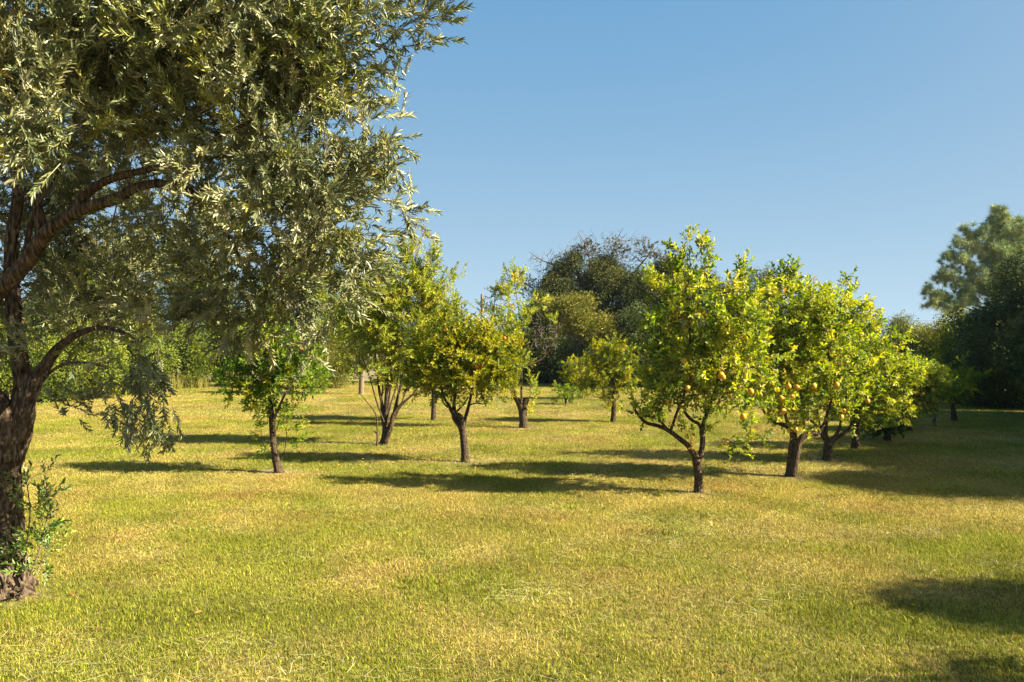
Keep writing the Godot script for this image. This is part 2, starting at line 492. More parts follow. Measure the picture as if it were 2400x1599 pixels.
# ------------------------------------------------------------------ the scene
func _ready() -> void:
	var cam := Camera3D.new(); cam.name = "camera"; add_child(cam)
	cam.position = Vector3(0, EYE, 0); cam.fov = rad_to_deg(2.0 * atan(799.5 / F)); cam.near = 0.05; cam.far = 900.0; cam.current = true
	var we := WorldEnvironment.new(); we.name = "environment"; add_child(we)
	var env := Environment.new(); we.environment = env
	env.background_mode = Environment.BG_SKY
	var sky := Sky.new(); var sm := ProceduralSkyMaterial.new()
	sm.sky_top_color = lin(0.105, 0.32, 0.60); sm.sky_horizon_color = lin(0.55, 0.74, 0.86); sm.sky_curve = 0.16
	sm.ground_bottom_color = lin(0.16, 0.15, 0.07); sm.ground_horizon_color = lin(0.3, 0.32, 0.25)
	sm.sun_angle_max = 100.0; sm.sun_curve = 0.45; sm.energy_multiplier = 1.0
	sky.sky_material = sm; env.sky = sky
	env.background_energy_multiplier = 0.223
	env.tonemap_mode = Environment.TONE_MAPPER_LINEAR; env.tonemap_exposure = 4.7
	env.fog_enabled = true; env.fog_density = 0.0002; env.fog_light_color = Color(0.72, 0.85, 1.0)
	env.sdfgi_enabled = true; env.ssao_enabled = true; env.ssil_enabled = true
	var sun := DirectionalLight3D.new(); sun.name = "sun"; add_child(sun)
	sun.look_at_from_position(SUN * 50.0, Vector3.ZERO); sun.light_energy = 1.6; sun.light_color = Color(1.0, 0.93, 0.80)
	sun.light_angular_distance = 0.53; sun.shadow_enabled = true

	# ---- materials
	var olive_bark := bark(lin(0.018, 0.013, 0.009), lin(0.075, 0.056, 0.04), lin(0.20, 0.155, 0.11), 31, 2.2)
	var citrus_bark := bark(lin(0.025, 0.018, 0.013), lin(0.075, 0.055, 0.038), lin(0.15, 0.115, 0.08), 41, 3.5)
	var grey_bark := bark(lin(0.05, 0.045, 0.04), lin(0.15, 0.13, 0.11), lin(0.25, 0.22, 0.19), 51, 3.0)
	var twig_bark := StandardMaterial3D.new(); twig_bark.albedo_color = lin(0.14, 0.105, 0.07); twig_bark.roughness = 0.9
	var olive_leaf := leafmat(0.45, Color(0.3, 0.34, 0.1), 0.5)
	var citrus_leaf := leafmat(0.48, Color(0.95, 1.0, 0.12), 0.35)
	var soft_leaf := leafmat(0.6, Color(0.8, 0.85, 0.2), 0.35)
	var far_leaf := leafmat(0.85, Color(0.35, 0.38, 0.12), 0.15)
	var soil := StandardMaterial3D.new()
	soil.albedo_texture = noise_texture(512, 0.02, [[0.2, lin(0.07, 0.055, 0.025)], [0.5, lin(0.15, 0.12, 0.05)], [0.8, lin(0.22, 0.18, 0.08)]], 3)
	soil.uv1_triplanar = true; soil.uv1_world_triplanar = true; soil.uv1_scale = Vector3.ONE * 0.7; soil.roughness = 1.0

	# ---- ground
	var ground := MeshInstance3D.new(); ground.name = "lawn_ground"; add_child(ground)
	var pm := PlaneMesh.new(); pm.size = Vector2(700, 700); ground.mesh = pm; ground.position = Vector3(0, 0, -100); ground.material_override = soil
	ground.set_meta("kind", "structure"); ground.set_meta("label", "dry straw-coloured ground under the mown lawn"); ground.set_meta("category", "ground")
	build_grass()

	# ---- leaf palettes (linear base colours)
	var olive_pal := [[4, Color(0.132, 0.153, 0.069)], [3, Color(0.206, 0.227, 0.110)], [2, Color(0.315, 0.330, 0.194)], [1.2, Color(0.248, 0.256, 0.064)], [0.06, Color(0.372, 0.248, 0.046)]]
	var lemon_pal := [[4, Color(0.35, 0.41, 0.07)], [3, Color(0.52, 0.53, 0.10)], [3.4, Color(0.15, 0.22, 0.05)], [1.4, Color(0.68, 0.62, 0.13)], [0.25, Color(0.46, 0.28, 0.09)]]
	var orange_pal := [[4, Color(0.119, 0.202, 0.030)], [3, Color(0.202, 0.297, 0.036)], [2, Color(0.357, 0.405, 0.042)], [0.5, Color(0.535, 0.476, 0.048)]]
	var amber_pal := [[3, Color(0.177, 0.221, 0.028)], [3, Color(0.399, 0.354, 0.034)], [2, Color(0.50, 0.46, 0.05)], [1.5, Color(0.111, 0.166, 0.022)]]
	var lime_pal := [[3, Color(0.360, 0.408, 0.060)], [3, Color(0.504, 0.504, 0.072)], [1, Color(0.240, 0.300, 0.048)], [0.6, Color(0.552, 0.432, 0.072)]]
	var hedge_pal := [[3, Color(0.20, 0.25, 0.035)], [2.5, Color(0.31, 0.34, 0.045)], [3, Color(0.10, 0.15, 0.025)]]
	var oak_pal := [[3, Color(0.096, 0.114, 0.049)], [2, Color(0.150, 0.157, 0.061)], [1, Color(0.211, 0.194, 0.079)]]
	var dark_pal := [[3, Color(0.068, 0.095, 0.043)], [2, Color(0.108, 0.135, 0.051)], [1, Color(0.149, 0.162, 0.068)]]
	var grey_pal := [[3, Color(0.143, 0.165, 0.088)], [2, Color(0.209, 0.231, 0.132)], [1, Color(0.275, 0.286, 0.176)]]
	var bush_pal := [[3, Color(0.213, 0.213, 0.056)], [3, Color(0.325, 0.300, 0.075)], [1, Color(0.125, 0.150, 0.037)]]
	var pine_pal := [[3, Color(0.302, 0.373, 0.235)], [2, Color(0.466, 0.525, 0.313)]]

	# ---- shoots
	var olive_s := [sprig(24, 0.15, 0.043, 0.0102, 0.8, true, 101), sprig(18, 0.11, 0.039, 0.0095, 0.9, true, 102), sprig(30, 0.19, 0.046, 0.0104, 0.75, true, 103)]
	var lemon_s := [sprig(11, 0.16, 0.054, 0.027, 1.05, false, 111), sprig(8, 0.11, 0.050, 0.025, 1.15, false, 112)]
	var orange_s := [sprig(12, 0.14, 0.054, 0.023, 1.0, false, 121), sprig(9, 0.10, 0.050, 0.021, 1.15, false, 122)]
	var small_s := [sprig(16, 0.18, 0.050, 0.018, 1.0, true, 131), sprig(12, 0.14, 0.046, 0.017, 1.0, true, 132)]
	var broad_c := [clump(60, 1.0, 0.27, 0.13, 141), clump(52, 1.0, 0.30, 0.12, 142)]
	var fine_c := [clump(110, 1.0, 0.18, 0.10, 143), clump(96, 1.0, 0.17, 0.095, 144)]
	var slim_c := [clump(80, 1.0, 0.30, 0.07, 145, 0.8), clump(72, 1.0, 0.28, 0.075, 146, 0.8)]
	var pine_c := [needles(70, 1.2, 0.035, 147)]

	build_olive(olive_s, olive_leaf, olive_pal, olive_bark, twig_bark)
	print("olive ", Time.get_ticks_msec())
	build_citrus(lemon_s, orange_s, small_s, citrus_leaf, soft_leaf, lemon_pal, orange_pal, amber_pal, lime_pal, citrus_bark, grey_bark, twig_bark)
	print("citrus ", Time.get_ticks_msec())
	build_background(broad_c, fine_c, slim_c, pine_c, soft_leaf, far_leaf, hedge_pal, oak_pal, dark_pal, grey_pal, bush_pal, pine_pal, lime_pal, grey_bark, twig_bark)
	print("done ", Time.get_ticks_msec())

func build_olive(kinds: Array, mat: Material, pal: Array, bk: Material, tb: Material) -> void:
	var base := gp(5, 1392)
	var t := thing("olive_tree", "large old olive tree with gnarled forked trunk and silvery leaves", "tree", base)
	var limbs := [
		limb(5.05, [[4, 1402, 0.205], [0, 1372, 0.185], [-6, 1310, 0.158], [-12, 1200, 0.142], [-6, 1110, 0.135], [6, 1050, 0.12], [18, 1010, 0.09]]),
		limb(5.02, [[22, 1075, 0.085], [40, 1010, 0.088], [54, 950, 0.074], [52, 890, 0.052], [40, 800, 0.05], [30, 700, 0.046], [26, 570, 0.04], [42, 450, 0.034], [30, 330, 0.026], [60, 200, 0.016]]),
		limb(4.95, [[2, 1080, 0.11], [2, 1010, 0.10], [-20, 945, 0.088], [-70, 870, 0.078], [-88, 790, 0.07], [-40, 720, 0.052, 4.85], [38, 642, 0.046, 4.75], [88, 575, 0.043, 4.7], [112, 543, 0.040, 4.65], [165, 502, 0.035, 4.6], [220, 481, 0.035, 4.55], [270, 466, 0.031, 4.5], [320, 440, 0.026, 4.4], [385, 430, 0.021, 4.3], [455, 455, 0.016, 4.2], [520, 530, 0.012, 4.15], [565, 610, 0.008, 4.1]]),
		limb(4.6, [[160, 503, 0.028], [195, 462, 0.028], [240, 428, 0.025], [300, 408, 0.021, 4.5], [390, 385, 0.016, 4.3], [490, 335, 0.012, 4.1], [610, 270, 0.008, 4.0]]),
		limb(4.7, [[92, 572, 0.032], [95, 525, 0.031], [82, 475, 0.026], [50, 446, 0.021], [8, 418, 0.017]]),
		limb(4.68, [[84, 482, 0.02], [108, 442, 0.0175], [138, 392, 0.015], [156, 340, 0.012], [168, 290, 0.009], [200, 190, 0.006]]),
		limb(5.0, [[56, 962, 0.055], [84, 892, 0.044], [110, 852, 0.038], [138, 815, 0.03], [185, 782, 0.02, 4.9], [250, 768, 0.014, 4.7], [330, 800, 0.009, 4.5]]),
		limb(4.75, [[60, 600, 0.018], [66, 550, 0.017], [78, 500, 0.015]]),
		limb(4.5, [[-120, 500, 0.05, 5.1], [60, 260, 0.04, 4.9], [260, 130, 0.03, 4.6], [480, 40, 0.02, 4.2], [690, 14, 0.012, 4.0], [830, 6, 0.007, 3.95]]),
		limb(4.9, [[70, 960, 0.012], [110, 880, 0.010], [170, 850, 0.008, 4.7], [250, 860, 0.006, 4.5]])]
	var lobes := lobes_at(4.0, [
		[750, 50, 0.46], [865, 60, 0.18], [935, 40, 0.13], [990, 30, 0.07], [1015, 35, 0.03], [600, 70, 0.6], [370, 50, 0.6], [120, 90, 0.6, -0.3], [20, 180, 0.5, -0.2],
		[730, 200, 0.34], [805, 310, 0.27], [875, 345, 0.11], [910, 370, 0.04], [590, 290, 0.52], [370, 270, 0.5, 0.5], [140, 230, 0.42, -0.35], [250, 320, 0.36, 1.4],
		[680, 450, 0.36, 0.0, 0.3], [780, 540, 0.24, 0.0, 0.3], [850, 460, 0.18, 0.4], [905, 485, 0.13, 0.4], [945, 505, 0.06, 0.4], [765, 400, 0.19], [835, 590, 0.15, 0.1, 0.4],
		[560, 480, 0.48, 0.7, 0.2], [400, 540, 0.52, 1.6, 0.2, false, 1.1], [230, 590, 0.52, 1.8, 0.2, false, 1.1], [110, 420, 0.45, 1.9, 0, false, 1.1], [60, 560, 0.45, 1.9, 0, false, 1.1], [30, 700, 0.3, 1.9, 0, false, 0.8],
		[660, 600, 0.34, 0.2, 0.3], [745, 670, 0.21, 0.1, 0.3], [775, 740, 0.12, 0.1, 0.5], [808, 640, 0.15, 0.05, 0.3], [760, 795, 0.06, 0.1, 0.5],
		[520, 650, 0.40, 0.4, 0.3, false, 0.9], [370, 680, 0.38, 0.9, 0.4, false, 0.9], [220, 690, 0.34, 1.2, 0.4, false, 0.9], [630, 710, 0.22, 0.4, 0.4, false, 0.8], [510, 750, 0.18, 0.3, 0.4, false, 0.7],
		[400, 800, 0.2, 0.3, 0.5, false, 0.8], [335, 860, 0.14, 0.3, 0.7], [355, 935, 0.09, 0.2, 0.8], [345, 990, 0.04, 0.2, 0.9], [185, 940, 0.035, 0.7, 0.5], [270, 930, 0.04, 0.4, 0.6], [130, 650, 0.34, 1.6, 0, false, 0.9], [120, 770, 0.2, 1.0, 0.2, false, 0.6],
		[500, -230, 0.95, 0.1, 0, false, 0.55], [120, -280, 1.1, 0.4, 0, false, 0.5], [760, -170, 0.55, 0.1, 0, false, 0.8], [-300, 0, 1.1, 1.0, 0, false, 0.4], [-320, 480, 1.0, 1.2, 0, false, 0.4], [260, 80, 0.95, 1.5, 0, false, 0.7], [540, 170, 0.8, 1.3, 0, false, 0.8], [480, -520, 0.9, 0.6, 0, false, 0.35]])
	near_tree(t, {"sd": 1001, "limbs": limbs, "trunks": 3, "lobes": lobes, "per": 115.0, "sprigs": 18, "kinds": kinds, "mat": mat, "pal": pal, "bark": bk, "twig_bark": tb, "up": 0.4, "spread": 0.17, "step": 0.2, "solo": 300, "rough": 0.3, "sides": 30, "rings": 9, "twig": 0.0022, "twig_max": 0.014, "from": 0.8})
	# leafy suckers at the foot of the trunk
	var sd := 1050
	var s := thing("olive_suckers", "leafy green shoots sprouting at the foot of the olive trunk", "shoots", gp(62, 1352))
	near_tree(s, {"sd": sd, "limbs": [limb(5.0, [[55, 1360, 0.008], [62, 1280, 0.006], [70, 1200, 0.004], [62, 1130, 0.003]]), limb(4.95, [[70, 1350, 0.007], [95, 1280, 0.005], [112, 1200, 0.003]]), limb(4.9, [[10, 1375, 0.006], [16, 1310, 0.004], [14, 1230, 0.003]]), limb(4.95, [[80, 1350, 0.006], [100, 1310, 0.004], [122, 1270, 0.003]])],
		"trunks": 0, "lobes": lobes_at(4.95, [[80, 1290, 0.12], [100, 1230, 0.10], [75, 1180, 0.09], [115, 1180, 0.05], [65, 1130, 0.07], [95, 1110, 0.04], [110, 1290, 0.10], [90, 1330, 0.08], [15, 1320, 0.10], [25, 1260, 0.05], [20, 1370, 0.06]]),
		"per": 1500.0, "sprigs": 2, "kinds": [sprig(12, 0.13, 0.04, 0.0155, 0.8, false, 161)], "mat": mat, "pal": [[3, Color(0.14, 0.22, 0.04)], [2, Color(0.24, 0.32, 0.05)], [2, Color(0.10, 0.15, 0.04)]], "bark": tb, "up": 0.6, "spread": 0.05, "twig": 0.001, "from": 0.0})

func build_citrus(ls: Array, os: Array, ss: Array, cm: Material, sm: Material, lemon_pal: Array, orange_pal: Array, amber_pal: Array, lime_pal: Array, bk: Material, gb: Material, tb: Material) -> void:
	var lemon := fruit_mesh(0.031, 1.25, 0.28); var orange := fruit_mesh(0.028, 0.95, 0.0)
	var lemon_m := StandardMaterial3D.new(); lemon_m.albedo_color = lin(0.50, 0.24, 0.012); lemon_m.roughness = 0.45
	var orange_m := StandardMaterial3D.new(); orange_m.albedo_color = lin(0.50, 0.11, 0.008); orange_m.roughness = 0.45
	var grp := "citrus trees on the lawn"
	var t: Node3D
	# small orange tree with leafy shoots on its trunk
	t = thing("orange_tree", "small dark green orange tree on slim trunk, nearest to the olive", "tree", gp(652, 1108), grp)
	near_tree(t, {"sd": 2001, "shoots": 14, "limbs": [
		limb(9.68, [[654, 1112, 0.075], [651, 1098, 0.052], [645, 1070, 0.042], [640, 1030, 0.038], [638, 990, 0.04], [634, 960, 0.036], [630, 930, 0.03]]),
		limb(9.68, [[633, 960, 0.022], [622, 930, 0.018], [605, 905, 0.014], [585, 870, 0.01]]), limb(9.7, [[632, 945, 0.022], [640, 905, 0.018], [650, 860, 0.012], [655, 820, 0.008]]),
		limb(9.6, [[641, 985, 0.02], [650, 963, 0.016], [665, 930, 0.013], [690, 890, 0.009]]), limb(9.7, [[652, 1095, 0.006], [668, 1050, 0.005], [672, 1000, 0.004], [674, 960, 0.003]]), limb(9.6, [[640, 1035, 0.005], [622, 1032, 0.004], [600, 1018, 0.003]])],
		"lobes": lobes_at(9.65, [[640, 870, 0.396], [580, 880, 0.286], [700, 880, 0.308], [640, 820, 0.363], [590, 830, 0.242], [690, 830, 0.286], [640, 790, 0.242], [730, 860, 0.176], [560, 900, 0.143], [545, 908, 0.08], [600, 925, 0.187], [660, 930, 0.154], [735, 895, 0.11], [640, 960, 0.08],
			[690, 970, 0.11], [705, 980, 0.07], [675, 1005, 0.05], [700, 1018, 0.05], [610, 1018, 0.06], [630, 1040, 0.04], [595, 1010, 0.04], [660, 985, 0.06], [690, 1045, 0.04]]),
		"per": 500.0, "sprigs": 4, "kinds": os, "mat": cm, "pal": orange_pal, "bark": bk, "twig_bark": tb, "up": 0.35, "spread": 0.09, "solo": 240, "twig": 0.0022})
	fruits(t, "orange", orange, orange_m, [[703, 818, 9.3], [718, 811, 9.35], [655, 882, 9.28], [712, 903, 9.4], [617, 787, 9.4], [598, 848, 9.35]])
	# many-stemmed shrubby tree
	t = thing("pomegranate_tree", "tall many-stemmed tree with small yellow-green leaves, bare at the foot", "tree", gp(900, 1043))
	near_tree(t, {"sd": 2101, "shoots": 26, "limbs": [
		limb(12.3, [[897, 1046, 0.085], [902, 1028, 0.06], [904, 1000, 0.048], [905, 965, 0.04], [907, 920, 0.034], [912, 860, 0.028], [925, 780, 0.022], [950, 700, 0.015], [970, 620, 0.008], [985, 575, 0.004]]),
		limb(12.25, [[903, 1035, 0.045], [916, 1000, 0.04], [924, 968, 0.032], [950, 940, 0.02], [975, 915, 0.014], [1010, 850, 0.01]]),
		limb(12.3, [[902, 990, 0.03], [897, 955, 0.024], [888, 910, 0.02], [882, 850, 0.014], [870, 780, 0.01]]), limb(12.35, [[922, 972, 0.025], [930, 940, 0.022], [942, 890, 0.018], [960, 820, 0.013], [1000, 740, 0.008]]),
		limb(12.2, [[908, 960, 0.016], [914, 920, 0.014], [918, 860, 0.01]]), limb(12.1, [[884, 1044, 0.018], [884, 1020, 0.015], [877, 1010, 0.01]]), limb(12.1, [[884, 1020, 0.012], [882, 975, 0.01], [862, 945, 0.007], [840, 920, 0.004]]), limb(12.1, [[906, 1030, 0.012], [920, 1006, 0.008]]), limb(12.4, [[900, 1010, 0.018], [893, 960, 0.015], [897, 900, 0.012], [893, 840, 0.008]]), limb(12.2, [[906, 1000, 0.016], [915, 950, 0.013], [930, 900, 0.011], [935, 840, 0.008]]), limb(12.35, [[912, 1005, 0.014], [935, 960, 0.011], [955, 905, 0.009], [965, 860, 0.006]]), limb(12.2, [[900, 990, 0.013], [882, 940, 0.011], [868, 890, 0.008], [850, 840, 0.006]]), limb(12.3, [[926, 965, 0.016], [934, 930, 0.013], [930, 880, 0.01]])],
		"lobes": lobes_at(12.3, [[900, 850, 0.374], [860, 820, 0.418], [935, 800, 0.462], [885, 740, 0.462], [955, 720, 0.484], [925, 660, 0.374], [985, 640, 0.286], [965, 600, 0.187], [985, 575, 0.06], [1025, 705, 0.26], [1052, 660, 0.15], [1068, 705, 0.12], [1020, 760, 0.396], [990, 690, 0.33], [880, 680, 0.33], [850, 760, 0.275]]),
		"per": 430.0, "sprigs": 5, "kinds": ss, "mat": sm, "pal": lime_pal, "bark": bk, "twig_bark": tb, "up": 0.6, "spread": 0.13, "trunks": 2, "twig": 0.002})
	# orange tree half hidden behind
	t = thing("orange_tree", "dark orange tree half hidden between the pomegranate and the amber orange tree", "tree", gp(1016, 985), grp)
	near_tree(t, {"sd": 2201, "shoots": 3, "limbs": [limb(16.1, [[1016, 988, 0.07], [1016, 970, 0.052], [1017, 930, 0.05], [1015, 890, 0.045], [1010, 850, 0.03]]), limb(16.1, [[1016, 900, 0.03], [985, 860, 0.02], [960, 810, 0.01]]), limb(16.1, [[1016, 890, 0.03], [1040, 840, 0.02], [1055, 780, 0.01]])],
		"lobes": lobes_at(16.0, [[965, 820, 0.462], [1000, 790, 0.495], [1045, 790, 0.36], [1020, 735, 0.33], [975, 870, 0.396], [1040, 860, 0.44], [1055, 755, 0.2]]),
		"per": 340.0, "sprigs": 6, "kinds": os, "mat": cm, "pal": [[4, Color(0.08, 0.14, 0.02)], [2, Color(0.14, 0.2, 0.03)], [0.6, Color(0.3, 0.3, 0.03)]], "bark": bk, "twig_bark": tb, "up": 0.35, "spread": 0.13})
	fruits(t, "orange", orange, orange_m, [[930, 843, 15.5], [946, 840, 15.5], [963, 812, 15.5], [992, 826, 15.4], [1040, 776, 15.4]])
	# orange tree with yellowing leaves
	t = thing("orange_tree", "orange tree with amber-yellow leaves on a crooked forked trunk in mid lawn", "tree", gp(1090, 1083), grp)
	near_tree(t, {"sd": 2301, "shoots": 4, "limbs": [
		limb(10.55, [[1091, 1087, 0.075], [1090, 1070, 0.055], [1088, 1040, 0.05], [1084, 1010, 0.048], [1078, 996, 0.045], [1066, 982, 0.035], [1063, 972, 0.028]]),
		limb(10.5, [[1082, 1005, 0.04], [1086, 992, 0.042], [1076, 975, 0.036], [1062, 968, 0.03], [1052, 950, 0.022], [1040, 930, 0.018], [1030, 890, 0.012]]),
		limb(10.55, [[1066, 978, 0.028], [1064, 950, 0.024], [1066, 925, 0.02], [1070, 870, 0.014]]), limb(10.5, [[1086, 994, 0.03], [1092, 975, 0.024], [1100, 945, 0.02], [1106, 915, 0.018], [1115, 860, 0.012]]),
		limb(10.45, [[1100, 950, 0.01], [1118, 945, 0.008], [1135, 947, 0.007], [1145, 935, 0.005]]), limb(10.5, [[1070, 965, 0.014], [1085, 950, 0.012], [1098, 930, 0.01]]), limb(10.5, [[1050, 955, 0.012], [1040, 945, 0.01], [1034, 925, 0.008]])],
		"lobes": lobes_at(10.5, [[1090, 860, 0.47], [1020, 870, 0.403], [1150, 870, 0.381], [1090, 815, 0.42], [1030, 810, 0.381], [1150, 820, 0.358], [1075, 775, 0.22], [1125, 790, 0.2], [985, 880, 0.224], [1190, 865, 0.224], [1000, 898, 0.157], [1165, 885, 0.224], [1060, 885, 0.224], [965, 885, 0.112], [1130, 895, 0.134]]),
		"per": 500.0, "sprigs": 4, "kinds": os, "mat": cm, "pal": amber_pal, "bark": bk, "twig_bark": tb, "up": 0.35, "spread": 0.1, "solo": 240, "twig": 0.0022, "trunks": 1})
	fruits(t, "orange", orange, orange_m, [[1182, 793, 10.2], [1080, 810, 10.15], [1128, 857, 10.15], [1118, 862, 10.1], [1041, 775, 10.3]])
	# pollarded tree
	t = thing("pollarded_tree", "pollarded tree with stout forked stump, bare twigs and sparse lime leaves", "tree", gp(1227, 1003))
	near_tree(t, {"sd": 2401, "shoots": 10, "limbs": [
		limb(14.7, [[1228, 1006, 0.10], [1227, 990, 0.075], [1225, 970, 0.075], [1222, 955, 0.07], [1214, 940, 0.055], [1206, 925, 0.045], [1195, 880, 0.028], [1180, 800, 0.02]]),
		limb(14.7, [[1225, 965, 0.07], [1231, 945, 0.065], [1233, 935, 0.06]]), limb(14.65, [[1222, 945, 0.02], [1222, 900, 0.018], [1224, 850, 0.016], [1230, 800, 0.013], [1215, 720, 0.008], [1205, 660, 0.004]]),
		limb(14.6, [[1228, 860, 0.02], [1255, 850, 0.018], [1280, 830, 0.014], [1300, 790, 0.01], [1305, 740, 0.005]]), limb(14.6, [[1226, 840, 0.016], [1250, 800, 0.013], [1265, 750, 0.008], [1260, 710, 0.004]]), limb(14.6, [[1200, 820, 0.016], [1160, 750, 0.01], [1163, 680, 0.006], [1175, 650, 0.003]])],
		"lobes": lobes_at(14.65, [[1200, 760, 0.36], [1160, 740, 0.28], [1240, 720, 0.25, 0, 0, false, 0.6], [1200, 690, 0.2, 0, 0, false, 0.6], [1190, 640, 0.09], [1175, 660, 0.08], [1300, 750, 0.12], [1270, 700, 0.12, 0, 0, false, 0.7], [1180, 840, 0.3], [1225, 850, 0.2], [1240, 910, 0.12], [1238, 940, 0.10], [1236, 965, 0.06], [1255, 880, 0.07],
			[1280, 800, 0.26, 0, 0, true, 4.0], [1262, 770, 0.28, 0, 0, true, 3.0], [1295, 760, 0.2, 0, 0, true, 4.0], [1145, 690, 0.15, 0, 0, true, 2.0]]),
		"per": 400.0, "sprigs": 5, "kinds": os, "mat": sm, "pal": lime_pal, "bark": bk, "twig_bark": gb, "up": 0.5, "spread": 0.1, "trunks": 2, "twig": 0.0042, "twig_max": 0.02})
	# three small ones before the dark bushes
	t = thing("orange_tree", "small orange tree with round golden-green crown before the dark bushes", "tree", gp(1437, 990), grp)
	near_tree(t, {"sd": 2501, "shoots": 12, "limbs": [limb(15.7, [[1437, 993, 0.075], [1438, 975, 0.05], [1439, 940, 0.045], [1440, 910, 0.035], [1430, 870, 0.02]]), limb(15.7, [[1440, 930, 0.025], [1455, 900, 0.02], [1465, 860, 0.01]])],
		"lobes": lobes_at(15.7, [[1430, 860, 0.36], [1400, 850, 0.25], [1465, 850, 0.3], [1435, 825, 0.25], [1395, 880, 0.2], [1470, 890, 0.22], [1440, 910, 0.18], [1420, 935, 0.15], [1450, 940, 0.1]]), "per": 340.0, "sprigs": 6, "kinds": os, "mat": cm, "pal": amber_pal, "bark": bk, "twig_bark": tb, "spread": 0.12})
	t = thing("orange_tree", "dwarf orange tree with rusty-green crown reaching almost to the grass", "tree", gp(1362, 930), grp)
	near_tree(t, {"sd": 2601, "limbs": [limb(22.0, [[1362, 936, 0.06], [1362, 915, 0.045], [1360, 890, 0.03]])], "lobes": lobes_at(22.0, [[1355, 870, 0.42], [1335, 875, 0.3], [1385, 880, 0.3], [1350, 910, 0.3], [1372, 910, 0.28]]), "per": 300.0, "sprigs": 6, "kinds": os, "mat": cm, "pal": amber_pal, "bark": bk, "twig_bark": tb, "spread": 0.16})
	t = thing("orange_sapling", "knee-high orange sapling alone on the far lawn", "sapling", gp(1327, 948), grp)
	near_tree(t, {"sd": 2701, "limbs": [limb(20.1, [[1327, 951, 0.035], [1326, 940, 0.026], [1322, 928, 0.018]]), limb(20.1, [[1326, 940, 0.018], [1333, 926, 0.012]])], "lobes": lobes_at(20.1, [[1312, 917, 0.2], [1332, 912, 0.18], [1320, 925, 0.18]]), "per": 460.0, "sprigs": 5, "kinds": os, "mat": cm, "pal": orange_pal, "bark": bk, "twig_bark": tb})
	# lemons on the right
	t = thing("lemon_tree", "tall nearest lemon tree with long low limb bent out to the left", "tree", gp(1637, 1155), grp)
	near_tree(t, {"sd": 3001, "shoots": 34, "limbs": [
		limb(8.41, [[1637, 1160, 0.07], [1637, 1145, 0.048], [1637, 1115, 0.044], [1633, 1085, 0.044], [1629, 1068, 0.036]]),
		limb(8.4, [[1631, 1075, 0.034], [1622, 1058, 0.03], [1610, 1042, 0.027], [1592, 1028, 0.025], [1565, 1008, 0.024], [1540, 998, 0.02], [1515, 991, 0.017], [1497, 974, 0.014], [1485, 953, 0.011], [1490, 938, 0.007]]),
		limb(8.45, [[1635, 1085, 0.034], [1644, 1060, 0.03], [1647, 1030, 0.027], [1645, 1008, 0.025], [1660, 960, 0.02], [1680, 900, 0.015], [1690, 820, 0.01]]), limb(8.5, [[1645, 1010, 0.02], [1638, 994, 0.019], [1622, 985, 0.018], [1605, 965, 0.016], [1602, 935, 0.014], [1610, 880, 0.011]]),
		limb(8.35, [[1562, 1004, 0.016], [1548, 988, 0.014], [1530, 978, 0.012], [1512, 975, 0.008]]), limb(8.4, [[1572, 1010, 0.016], [1584, 975, 0.015], [1596, 945, 0.013], [1612, 930, 0.012], [1640, 925, 0.01]]), limb(8.4, [[1610, 880, 0.013], [1618, 800, 0.011], [1612, 700, 0.008], [1618, 620, 0.005], [1612, 580, 0.003]]), limb(8.45, [[1630, 740, 0.008], [1650, 660, 0.006], [1655, 600, 0.004], [1663, 572, 0.002]])],
		"lobes": lobes_at(8.4, [[1600, 890, 0.403], [1680, 880, 0.47], [1550, 850, 0.291], [1620, 780, 0.448], [1700, 790, 0.403], [1575, 710, 0.246], [1640, 690, 0.269], [1620, 630, 0.157], [1595, 590, 0.112], [1612, 572, 0.05], [1655, 600, 0.06], [1662, 575, 0.035], [1535, 930, 0.224, 0, 0, false, 0.4], [1510, 960, 0.112], [1690, 965, 0.224, 0, 0, false, 0.4], [1745, 1000, 0.134, -0.2, 0.7, false, 0.4], [1730, 1035, 0.112, -0.2, 0.9], [1770, 1035, 0.05, -0.2, 0.8], [1750, 720, 0.336], [1760, 850, 0.403], [1660, 1020, 0.08, -0.1], [1620, 1000, 0.09], [1530, 770, 0.112], [1545, 700, 0.08], [1500, 810, 0.05], [1560, 780, 0.246], [1690, 1030, 0.07, -0.2, 0.6]]),
		"per": 340.0, "sprigs": 4, "kinds": ls, "mat": cm, "pal": lemon_pal, "bark": bk, "twig_bark": tb, "up": 0.35, "spread": 0.1, "solo": 300, "twig": 0.0024})
	fruits(t, "lemon", lemon, lemon_m, [[1604, 847, 7.98], [1742, 977, 8.0], [1695, 884, 7.95], [1690, 880, 7.97], [1760, 918, 8.1], [1612, 910, 8.0]])
	t = thing("lemon_tree", "lemon tree with twin stems and one limb arching over to the right", "tree", gp(1852, 1117), grp)
